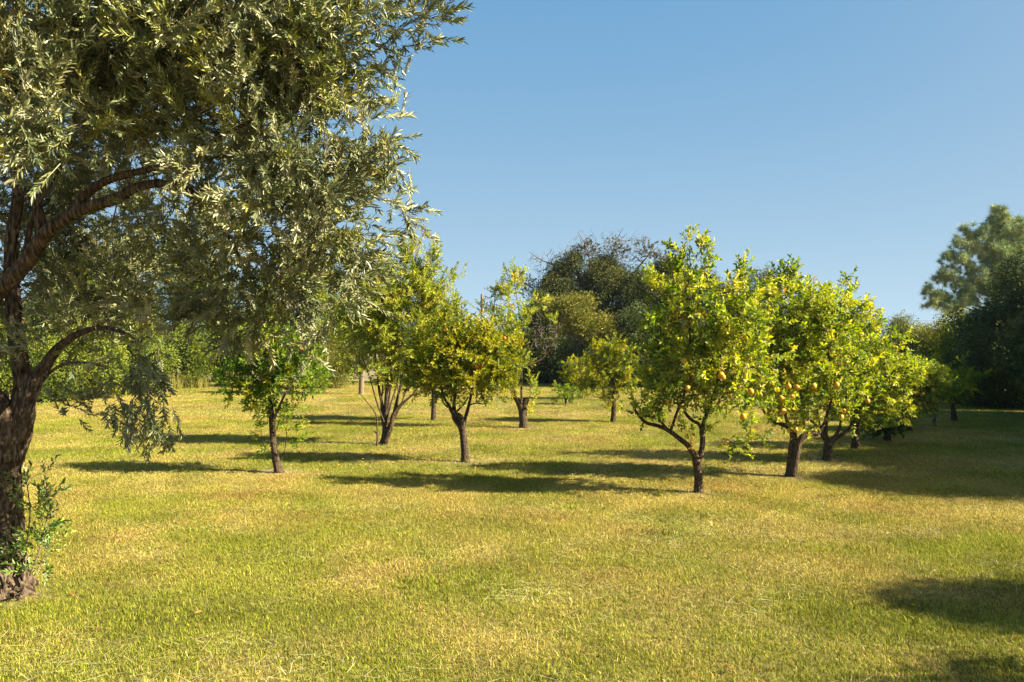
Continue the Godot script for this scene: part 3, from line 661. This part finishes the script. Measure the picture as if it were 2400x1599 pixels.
	near_tree(t, {"sd": 3101, "shoots": 7, "limbs": [
		limb(9.42, [[1853, 1122, 0.085], [1854, 1105, 0.06], [1855, 1070, 0.046], [1858, 1040, 0.042], [1860, 1018, 0.04], [1850, 1003, 0.032], [1830, 994, 0.024], [1805, 985, 0.016], [1785, 955, 0.01]]),
		limb(9.35, [[1858, 1112, 0.05], [1866, 1070, 0.042], [1872, 1040, 0.04], [1882, 1024, 0.038], [1900, 1017, 0.034], [1918, 1015, 0.028], [1912, 995, 0.02], [1900, 985, 0.016]]),
		limb(9.45, [[1860, 1015, 0.03], [1872, 1000, 0.024], [1884, 985, 0.02], [1880, 920, 0.014], [1870, 830, 0.01], [1850, 730, 0.006]]), limb(9.4, [[1918, 1015, 0.025], [1935, 985, 0.018], [1950, 920, 0.012], [1940, 800, 0.008]]), limb(9.45, [[1850, 1003, 0.022], [1838, 960, 0.018], [1830, 880, 0.012], [1835, 760, 0.008]])],
		"lobes": lobes_at(9.4, [[1850, 900, 0.504], [1800, 850, 0.47], [1900, 830, 0.538], [1850, 760, 0.493], [1825, 715, 0.3], [1880, 720, 0.3], [1838, 668, 0.1], [1818, 665, 0.09], [1905, 680, 0.06], [1935, 720, 0.314], [1960, 715, 0.09], [1800, 950, 0.291, 0, 0, false, 0.4], [1890, 950, 0.358, 0, 0, false, 0.4], [1960, 900, 0.403], [1920, 770, 0.403], [1770, 780, 0.336], [1975, 960, 0.224, 0, 0, false, 0.4]]),
		"per": 340.0, "sprigs": 4, "kinds": ls, "mat": cm, "pal": lemon_pal, "bark": bk, "twig_bark": tb, "up": 0.35, "spread": 0.11, "solo": 240, "trunks": 2, "twig": 0.0024})
	fruits(t, "lemon", lemon, lemon_m, [[1815, 874, 8.85], [1809, 898, 8.9], [1821, 914, 8.88], [1849, 906, 8.87], [1831, 933, 8.9], [1857, 931, 8.86], [1835, 938, 8.92], [1869, 909, 8.95], [1907, 905, 8.95], [1865, 1007, 9.1], [1835, 965, 9.0], [1961, 903, 9.0]])
	t = thing("lemon_tree", "lemon tree with broad vase of bare lower limbs, behind the twin-stemmed one", "tree", gp(1938, 1080), grp)
	near_tree(t, {"sd": 3201, "shoots": 9, "limbs": [
		limb(10.65, [[1940, 1084, 0.085], [1940, 1068, 0.06], [1941, 1045, 0.058], [1938, 1032, 0.045], [1928, 1018, 0.035], [1920, 1000, 0.025], [1915, 960, 0.016]]),
		limb(10.6, [[1943, 1045, 0.04], [1955, 1030, 0.034], [1975, 1018, 0.028], [1990, 1006, 0.022], [1998, 985, 0.016], [2005, 950, 0.01]]), limb(10.65, [[1938, 1035, 0.035], [1935, 1010, 0.028], [1938, 980, 0.022], [1945, 920, 0.016], [1960, 820, 0.01]]), limb(10.6, [[1950, 1030, 0.025], [1965, 1010, 0.02], [1972, 985, 0.016], [1985, 920, 0.01]])],
		"lobes": lobes_at(10.6, [[1960, 850, 0.529], [2010, 810, 0.483], [2040, 890, 0.437], [2000, 920, 0.437], [2065, 860, 0.322], [2045, 760, 0.115], [2050, 740, 0.07], [2085, 910, 0.276], [1940, 760, 0.414], [1985, 750, 0.287], [2090, 865, 0.23], [2030, 950, 0.287, 0, 0, false, 0.4], [2100, 930, 0.161, 0, 0, false, 0.4]]),
		"per": 320.0, "sprigs": 4, "kinds": ls, "mat": cm, "pal": lemon_pal, "bark": bk, "twig_bark": tb, "up": 0.35, "spread": 0.12, "solo": 150, "twig": 0.0024})
	fruits(t, "lemon", lemon, lemon_m, [[1978, 964, 10.1], [1972, 978, 10.1], [2034, 941, 10.1], [1990, 905, 10.0], [2020, 785, 10.1]])
	t = thing("lemon_tree", "lemon tree with dark straight trunk in the edge of the shade", "tree", gp(2005, 1052), grp)
	near_tree(t, {"sd": 3301, "shoots": 10, "limbs": [limb(11.85, [[2005, 1055, 0.075], [2005, 1035, 0.05], [2006, 1000, 0.045], [2008, 975, 0.04], [2020, 940, 0.025]]), limb(11.85, [[2007, 1000, 0.03], [2020, 975, 0.025], [2045, 950, 0.015]])], "lobes": lobes_at(11.9, [[2020, 940, 0.42], [2070, 950, 0.36], [2045, 900, 0.432], [1995, 960, 0.24]]), "per": 320.0, "sprigs": 5, "kinds": ls, "mat": cm, "pal": lemon_pal, "bark": bk, "twig_bark": tb, "spread": 0.13})
	t = thing("citrus_bush", "low round dark citrus bush in the shade behind the lemon trees", "bush", gp(2080, 1034))
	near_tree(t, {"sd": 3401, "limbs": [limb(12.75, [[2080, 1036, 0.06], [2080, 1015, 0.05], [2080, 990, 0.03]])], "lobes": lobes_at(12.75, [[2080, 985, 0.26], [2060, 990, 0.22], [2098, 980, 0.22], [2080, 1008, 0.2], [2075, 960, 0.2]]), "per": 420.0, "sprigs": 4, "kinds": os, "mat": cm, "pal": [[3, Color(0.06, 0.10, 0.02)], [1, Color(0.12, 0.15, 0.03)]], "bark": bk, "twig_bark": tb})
	t = thing("lemon_tree", "small lemon tree with bright crown top before the dark shade", "tree", gp(2128, 1010), grp)
	near_tree(t, {"sd": 3501, "shoots": 14, "limbs": [limb(14.2, [[2130, 1013, 0.07], [2131, 1003, 0.045], [2126, 985, 0.04], [2124, 965, 0.035], [2135, 920, 0.02]])], "lobes": lobes_at(14.2, [[2118, 945, 0.384], [2130, 905, 0.408], [2165, 895, 0.336], [2188, 885, 0.18], [2105, 925, 0.312], [2180, 905, 0.192], [2150, 880, 0.24]]), "per": 350.0, "sprigs": 5, "kinds": ls, "mat": cm, "pal": lemon_pal, "bark": bk, "twig_bark": tb, "spread": 0.12})
	fruits(t, "lemon", lemon, lemon_m, [[2149, 922, 13.7], [2163, 924, 13.7], [2119, 925, 13.7], [2156, 947, 13.75], [2187, 915, 13.8]])
	t = thing("lemon_tree", "thin young lemon tree with weeds at its foot in deep shade", "tree", gp(2190, 1000), grp)
	near_tree(t, {"sd": 3601, "limbs": [limb(14.9, [[2190, 1002, 0.045], [2190, 985, 0.03], [2193, 965, 0.025], [2198, 945, 0.02], [2195, 925, 0.015]]), limb(14.9, [[2197, 950, 0.014], [2208, 935, 0.01], [2215, 920, 0.007]])], "lobes": lobes_at(14.9, [[2200, 915, 0.24], [2215, 900, 0.2], [2205, 935, 0.1], [2190, 993, 0.07]]), "per": 350.0, "sprigs": 5, "kinds": ls, "mat": cm, "pal": orange_pal, "bark": gb, "twig_bark": tb, "spread": 0.12})
	t = thing("citrus_tree", "dark slim citrus tree standing furthest right in the deep shade", "tree", gp(2237, 988), grp)
	near_tree(t, {"sd": 3701, "limbs": [limb(15.9, [[2237, 990, 0.07], [2236, 970, 0.05], [2232, 945, 0.04], [2238, 910, 0.03]])], "lobes": lobes_at(15.9, [[2235, 900, 0.36], [2260, 885, 0.36], [2215, 910, 0.26]]), "per": 320.0, "sprigs": 5, "kinds": os, "mat": cm, "pal": orange_pal, "bark": bk, "twig_bark": tb, "spread": 0.13})

func build_background(broad: Array, fine: Array, slim: Array, pine: Array, soft: Material, far: Material, hedge_pal: Array, oak_pal: Array, dark_pal: Array, grey_pal: Array, bush_pal: Array, pine_pal: Array, lime_pal: Array, gb: Material, tb: Material) -> void:
	var t: Node3D
	var put := func(called: String, label: String, cat: String, d: float, x: float, p: Array, group := "") -> Array:
		var n := thing(called, label, cat, Vector3((x - 1200.0) / F * d, 0, -d), group)
		var l := []
		for q in p: l.append([at(q[0], q[1], d + (q[3] if q.size() > 3 else 0.0)), q[2]])
		return [n, l]
	var r: Array
	# big oak with a dying top
	r = put.call("oak_tree", "big dark oak with bare dying branches on top, rising above the grove", "tree", 33.0, 1410, [[1290, 690, 0.65], [1275, 750, 0.8], [1330, 680, 0.95], [1400, 665, 1.05], [1470, 675, 1.05], [1347, 615, 0.42], [1525, 705, 0.95], [1565, 690, 0.7], [1380, 745, 1.2], [1460, 750, 1.2], [1300, 730, 0.7], [1430, 640, 0.6], [1310, 645, 0.5]])
	far_tree(r[0], 4001, r[1], fine, far, oak_pal, gb, 26.0, 0.25, 0.34)
	near_tree(r[0], {"sd": 4002, "limbs": [limb(33.0, [[1400, 680, 0.05], [1385, 620, 0.035], [1372, 575, 0.02], [1355, 545, 0.01]]), limb(33.0, [[1400, 660, 0.05], [1430, 610, 0.035], [1442, 570, 0.02], [1460, 535, 0.01]]), limb(33.0, [[1350, 660, 0.05], [1305, 625, 0.03], [1270, 610, 0.02], [1240, 590, 0.01]]), limb(33.0, [[1470, 660, 0.05], [1510, 610, 0.03], [1540, 580, 0.012]]), limb(33.0, [[1320, 720, 0.05], [1270, 690, 0.03], [1238, 668, 0.02], [1215, 650, 0.01]]), limb(33.0, [[1490, 680, 0.05], [1540, 640, 0.03], [1570, 610, 0.012]])],
		"trunks": 0, "from": 0.0, "lobes": lobes_at(33.0, [[1370, 580, 0.75, 0, 0, true], [1430, 575, 0.75, 0, 0, true], [1490, 580, 0.75, 0, 0, true], [1310, 610, 0.7, 0, 0, true], [1545, 605, 0.7, 0, 0, true], [1265, 615, 0.55, 0, 0, true], [1225, 660, 0.5, 0, 0, true], [1400, 600, 0.8, 0, 0, true], [1460, 600, 0.8, 0, 0, true], [1380, 585, 0.5, 0, 0, false, 0.4], [1450, 585, 0.5, 0, 0, false, 0.4], [1510, 590, 0.5, 0, 0, false, 0.4], [1555, 615, 0.4, 0, 0, false, 0.5], [1232, 670, 0.4, 0, 0, false, 0.6]]),
		"per": 420.0, "sprigs": 2, "spread": 0.15, "kinds": [sprig(10, 0.2, 0.07, 0.035, 1.0, false, 151)], "mat": far, "pal": [[2, Color(0.14, 0.11, 0.06)], [1, Color(0.12, 0.12, 0.05)]], "bark": gb, "up": 0.4, "twig": 0.0048, "twig_max": 0.022, "step": 0.4, "arch": 0.02})
	r = put.call("oak_tree", "smaller brownish oak just right of the dying-topped oak", "tree", 33.0, 1610, [[1590, 660, 0.92], [1630, 680, 0.92], [1650, 720, 1.03], [1570, 720, 1.03], [1610, 760, 1.15], [1560, 640, 0.575]])
	far_tree(r[0], 4101, r[1], fine, far, oak_pal, gb, 22.0, 0.2, 0.34)
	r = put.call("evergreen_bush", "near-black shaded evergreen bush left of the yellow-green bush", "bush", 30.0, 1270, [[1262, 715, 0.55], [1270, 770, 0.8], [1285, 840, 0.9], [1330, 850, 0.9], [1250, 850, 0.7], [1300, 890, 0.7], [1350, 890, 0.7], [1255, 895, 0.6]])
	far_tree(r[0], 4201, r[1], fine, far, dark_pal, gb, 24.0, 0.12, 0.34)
	r = put.call("flowering_bush", "tall rounded yellow-green bush under the big oak", "bush", 28.0, 1350, [[1335, 745, 0.75], [1385, 765, 0.7], [1310, 725, 0.5], [1425, 795, 0.5], [1365, 715, 0.42]])
	far_tree(r[0], 4301, r[1], slim, far, bush_pal, gb, 22.0, 0.1, 0.3)
	r = put.call("evergreen_bush", "wide dark green domed bush behind the small golden orange tree", "bush", 28.0, 1500, [[1470, 800, 0.9], [1520, 775, 0.9], [1560, 840, 1.1], [1450, 870, 0.9], [1500, 880, 0.9], [1405, 880, 0.8], [1360, 850, 0.8], [1420, 840, 0.8], [1590, 780, 0.9], [1630, 860, 1.0]])
	far_tree(r[0], 4401, r[1], fine, far, dark_pal, gb, 24.0, 0.14, 0.32)
	var far_olive := ["grey-green far olive with feathery top between oak and lemons", "rounded grey-green far olive behind the tall lemon crowns", "low grey-green far olive showing at the right of the lemon crowns"]
	var fo := [[34.0, 1735, [[1740, 700, 0.8], [1790, 690, 0.7], [1715, 720, 0.7], [1690, 700, 0.5], [1760, 660, 0.35], [1800, 650, 0.3]]], [34.0, 1850, [[1850, 750, 0.9], [1890, 760, 0.8], [1820, 760, 0.8], [1700, 800, 0.8]]], [32.0, 1980, [[1950, 800, 0.9], [2020, 800, 0.75], [2045, 770, 0.35], [1990, 850, 0.9]]]]
	for k in 3:
		r = put.call("far_olive", far_olive[k], "tree", fo[k][0], fo[k][1], fo[k][2], "olive trees beyond the lawn")
		far_tree(r[0], 4500 + k, r[1], slim, far, grey_pal, gb, 11.0, 0.12, 0.34, 1.1, 0.25)
	# right side
	r = put.call("broom_bush", "upright feathery bush with pointed pale tips under the wires", "bush", 24.0, 2110, [[2110, 850, 0.6], [2110, 800, 0.45], [2093, 775, 0.2], [2105, 765, 0.16], [2112, 750, 0.12], [2124, 768, 0.16], [2085, 810, 0.3], [2138, 800, 0.3], [2135, 880, 0.6], [2080, 880, 0.6]])
	far_tree(r[0], 4601, r[1], slim, far, [[3, Color(0.26, 0.28, 0.09)], [2, Color(0.36, 0.36, 0.12)]], gb, 16.0, 0.06, 0.2, 1.5, 0.25)
	var hb := ["olive-green bush beside the upright feathery bush", "broad green bush at the edge of the right-hand shade", "dark low bush at the foot of the right-hand trees"]
	var hl := [[22.5, 2190, [[2175, 815, 0.75], [2205, 790, 0.55], [2150, 860, 0.8], [2210, 860, 0.9], [2190, 905, 0.7], [2130, 900, 0.6]]], [21.5, 2250, [[2245, 820, 0.8], [2275, 800, 0.6], [2225, 880, 0.8], [2280, 880, 0.9], [2250, 920, 0.6]]], [20.0, 2300, [[2290, 860, 0.9], [2300, 930, 0.6], [2255, 930, 0.5], [2335, 930, 0.7], [2310, 800, 0.7]]]]
	for k in 3:
		r = put.call("hedge_bush", hb[k], "bush", hl[k][0], hl[k][1], hl[k][2], "bushes along the right of the lawn")
		far_tree(r[0], 4700 + k, r[1], fine, soft if k < 2 else far, [bush_pal, hedge_pal, dark_pal][k], gb, 20.0, 0.08, 0.28)
	r = put.call("pine_tree", "tall blue-green pine with open crown against the sky at right", "tree", 27.0, 2350, [[2335, 515, 0.377], [2352, 540, 0.435], [2318, 530, 0.319], [2300, 555, 0.377], [2265, 540, 0.203], [2272, 575, 0.348], [2245, 570, 0.203], [2240, 610, 0.348], [2215, 605, 0.232], [2225, 645, 0.348], [2250, 665, 0.406], [2205, 650, 0.217], [2200, 700, 0.29], [2172, 685, 0.217], [2185, 705, 0.261], [2215, 715, 0.319], [2245, 720, 0.377], [2280, 640, 0.435], [2310, 600, 0.493], [2345, 590, 0.522], [2375, 545, 0.493], [2395, 580, 0.58], [2320, 670, 0.58], [2280, 700, 0.493], [2360, 650, 0.652], [2335, 495, 0.174], [2350, 505, 0.203], [2260, 755, 0.362]])
	far_tree(r[0], 4801, r[1], pine, far, pine_pal, gb, 9.0, 0.12, 0.15, 1.2, 0.45, at(2348, 500, 27.0))
	r = put.call("evergreen_tree", "huge dark evergreen filling the right edge of the picture", "tree", 19.0, 2370, [[2360, 790, 0.9], [2420, 690, 0.8], [2395, 870, 1.1], [2325, 870, 0.75], [2310, 820, 0.4], [2420, 940, 1.0], [2495, 720, 1.3], [2350, 935, 0.7], [2400, 760, 0.8]])
	far_tree(r[0], 4901, r[1], fine, far, dark_pal, gb, 22.0, 0.2, 0.32)
	# trees just right of the picture, whose shade lies on the lawn
	var side := [[Vector3(7.4, 0, -3.5), [[Vector3(7.8, 3.0, -3.8), 0.55], [Vector3(8.6, 2.7, -3.8), 0.65], [Vector3(6.1, 2.6, -2.5), 0.45], [Vector3(6.8, 2.4, -2.45), 0.5], [Vector3(7.3, 2.95, -3.75), 0.3]], "tree just outside the picture, shading its lower right corner"]]
	var side_label := ["nearest tree of the row outside the picture, shading the lawn before the lemon trees", "second tree of the row outside the picture at right", "third tree of the row outside the picture at right", "fourth tree of the row outside the picture at right", "fifth tree of the row outside the picture at right", "last tree of the row outside the picture at right"]
	rng.seed = 4990
	for k in 6:
		var sz := -7.9 - 1.75 * k; var sx := 9.3 + 0.52 * k; var lower := 0.22 * maxf(0.0, k - 1.0)
		side.append([Vector3(sx, 0, sz), [[Vector3(sx - 0.1, 2.7 - lower, sz), 1.0], [Vector3(sx + 0.3, 1.9 - lower * 0.5, sz + 0.1), 1.1], [Vector3(sx - 0.3, 2.2 - lower, sz - 0.6), 0.85], [Vector3(sx + 0.1, 3.15 - lower + rr(-0.35, 0.2), sz - 0.2), 0.6], [Vector3(sx + 0.2, 1.0, sz - 0.3), 0.9]], side_label[k]])
	for k in side.size():
		t = thing("shade_tree", side[k][2], "tree", side[k][0], "trees to the right of the picture")
		far_tree(t, 5000 + k, side[k][1], fine, far, dark_pal, gb, 30.0, 0.13, 0.32)
	# left side
	var lb := ["bright yellow-green bush at the far left, behind the olive trunk", "bright bush seen between the olive trunk and its right branch", "lime bush behind the lowest olive sprays", "lime bush left of the tall grass", "green bush right of the tall grass", "yellow-green bush left of the small orange tree", "green bush straight behind the small orange tree", "brushwood bush right behind the small orange tree"]
	var lp := [[20.0, 20, 1.05, 800], [21.0, 120, 1.05, 820], [22.0, 220, 1.0, 820], [24.0, 320, 1.0, 800], [27.5, 440, 0.95, 810], [28.0, 530, 0.9, 815], [28.0, 640, 1.0, 800], [27.0, 760, 0.95, 830]]
	for k in 8:
		var q: Array = lp[k]; var w: float = q[2] * F / q[0]
		r = put.call("hedge_bush", lb[k], "bush", q[0], q[1], [[q[1], q[3], q[2] * 0.8], [q[1] - w * 0.5, q[3] + w * 0.5, q[2] * 0.7], [q[1] + w * 0.5, q[3] + w * 0.45, q[2] * 0.7], [q[1] + w * 0.15, q[3] + w * 0.75, q[2] * 0.75], [q[1] - w * 0.2, q[3] - w * 0.5, q[2] * 0.55]], "bushes along the left of the lawn")
		far_tree(r[0], 5100 + k, r[1], broad if k != 7 else fine, soft, hedge_pal if k != 7 else bush_pal, gb, 13.0, 0.06, 0.26)
	var bt := ["tall green tree behind the bushes at far left", "tall tree behind the bushes under the olive crown", "tall tree behind the bushes near the olive's right edge"]
	var bp := [[30.0, 150], [31.0, 420], [31.0, 690]]
	for k in 3:
		var x: float = bp[k][1]
		r = put.call("background_tree", bt[k], "tree", bp[k][0], x, [[x, 690, 1.4], [x - 80, 760, 1.3], [x + 80, 750, 1.3], [x + 10, 620, 0.9], [x + 60, 680, 1.0]], "trees beyond the left bushes")
		far_tree(r[0], 5200 + k, r[1], fine, soft, hedge_pal, gb, 12.0, 0.15, 0.34)
	r = put.call("background_tree", "dark-trunked tree at the lawn's far edge beside the pomegranate", "tree", 23.9, 846, [[850, 770, 0.8], [810, 800, 0.6], [890, 760, 0.7], [860, 700, 0.7], [800, 730, 0.5], [920, 700, 0.5]])
	far_tree(r[0], 5301, r[1], slim, soft, lime_pal, tb, 12.0, 0.075, 0.28)
	var mb := ["low lime bush right behind the pomegranate", "low lime bush under the wooden pole", "low lime bush behind the pollarded tree"]
	for k in 3:
		var x2: float = [1050, 1125, 1200][k]
		r = put.call("hedge_bush", mb[k], "bush", 30.0, x2, [[x2, 800, 0.8], [x2 - 30, 850, 0.9], [x2 + 30, 840, 0.9], [x2, 890, 0.8]], "bushes along the far edge of the lawn")
		far_tree(r[0], 5400 + k, r[1], broad, soft, lime_pal, gb, 12.0, 0.06, 0.3)
	# tall grass by the left bushes
	var tg := scatter("tall_grass", tuft(260, 0.5, 0.3, 0.75, 0.006, 0.1, 0.7, 88, [Color(0.5, 0.5, 0.1), Color(0.62, 0.55, 0.14), Color(0.4, 0.42, 0.08)]), leafmat(0.7, Color(0.7, 0.7, 0.4), 0.25), [Transform3D(Basis(), at(395, 915, 26.3) * Vector3(1, 0, 1)), Transform3D(Basis(Vector3.UP, 1.0), at(365, 915, 25.5) * Vector3(1, 0, 1)), Transform3D(Basis(Vector3.UP, 2.0), at(430, 910, 27) * Vector3(1, 0, 1)), Transform3D(Basis(Vector3.UP, 3.0), at(335, 915, 24.7) * Vector3(1, 0, 1)), Transform3D(Basis(Vector3.UP, 4.0), at(300, 918, 24.0) * Vector3(1, 0, 1)), Transform3D(Basis(Vector3.UP, 2.6), at(465, 908, 27.2) * Vector3(1, 0, 1)), Transform3D(Basis(Vector3.UP, 5.6), at(560, 905, 27.4) * Vector3(1, 0, 1)), Transform3D(Basis(Vector3.UP, 0.6), at(245, 925, 22.6) * Vector3(1, 0, 1)), Transform3D(Basis(Vector3.UP, 4.6), at(160, 935, 21.6) * Vector3(1, 0, 1))], [Color(0.5, 0.5, 0.5), Color(0.45, 0.48, 0.4), Color(0.5, 0.5, 0.5), Color(0.42, 0.46, 0.4), Color(0.45, 0.45, 0.45), Color(0.5, 0.5, 0.5), Color(0.5, 0.5, 0.5), Color(0.45, 0.45, 0.45), Color(0.45, 0.45, 0.45)], self)
	tg.set_meta("label", "tall unmown yellow grass along the left bushes"); tg.set_meta("category", "grass")
	# pole and wires
	var wood := StandardMaterial3D.new(); wood.albedo_color = lin(0.16, 0.085, 0.05); wood.roughness = 0.9
	var steel := StandardMaterial3D.new(); steel.albedo_color = lin(0.12, 0.13, 0.15); steel.roughness = 0.6
	var noise := FastNoiseLite.new()
	var pole := thing("wooden_pole", "brown wooden utility pole sticking up behind the bushes", "pole", Vector3((1129.0 - 1200.0) / F * 45.0, 0, -45))
	var g := Geo.new(); var top := EYE + (799.5 - 690.0) / F * 45.0
	tube(g, [[Vector3(0, -0.1, 0), 0.075], [Vector3(0, top * 0.5, 0), 0.068], [Vector3(0, top, 0), 0.06]], 10, 0.05, noise); part("post", g.mesh(), wood, pole)
	g = Geo.new(); tube(g, [[Vector3(0, top - 0.3, 0.05), 0.012], [Vector3(0.02, top - 0.3, 0.12), 0.012], [Vector3(0.02, top - 0.22, 0.12), 0.03], [Vector3(0.02, top - 0.15, 0.12), 0.02]], 8, 0.0, noise); part("insulator", g.mesh(), steel, pole)
	var wl := ["upper overhead wire running right from the wooden pole", "lower overhead wire showing faintly right of the lemon crowns"]
	for k in 2:
		var a := pole.position + Vector3(0, top - 0.25 - 0.35 * k, 0.1); var b := at(2520, 758 + 17 * k, 46)
		var w := thing("overhead_wire", wl[k], "wire", a, "overhead wires")
		var pp := []
		for j in 25:
			var q := a.lerp(b, j / 24.0) - a; q.y -= sin(PI * j / 24.0) * 0.28; pp.append([q, 0.011])
		g = Geo.new(); tube(g, pp, 5, 0.0, noise); part("cable", g.mesh(), steel, w)
	# rust-brown stand in the shade
	var rust := StandardMaterial3D.new(); rust.albedo_color = lin(0.16, 0.06, 0.035); rust.roughness = 0.9
	var st := thing("wooden_stand", "low rust-brown wooden stand in the shade between small lemon trees", "stand", gp(2168, 966))
	var bx := func(called: String, c: Vector3, s: Vector3):
		var m := BoxMesh.new(); m.size = s
		part(called, m, rust, st).position = c
	for k in 4: bx.call("plank", Vector3(0.11, 0.05 + k * 0.088, 0), Vector3(0.21, 0.08, 0.2))
	bx.call("shelf", Vector3(-0.14, 0.2, 0), Vector3(0.285, 0.05, 0.22))
	for k in 2: bx.call("leg", Vector3(-0.26, 0.0875, -0.08 + 0.16 * k), Vector3(0.03, 0.175, 0.03))
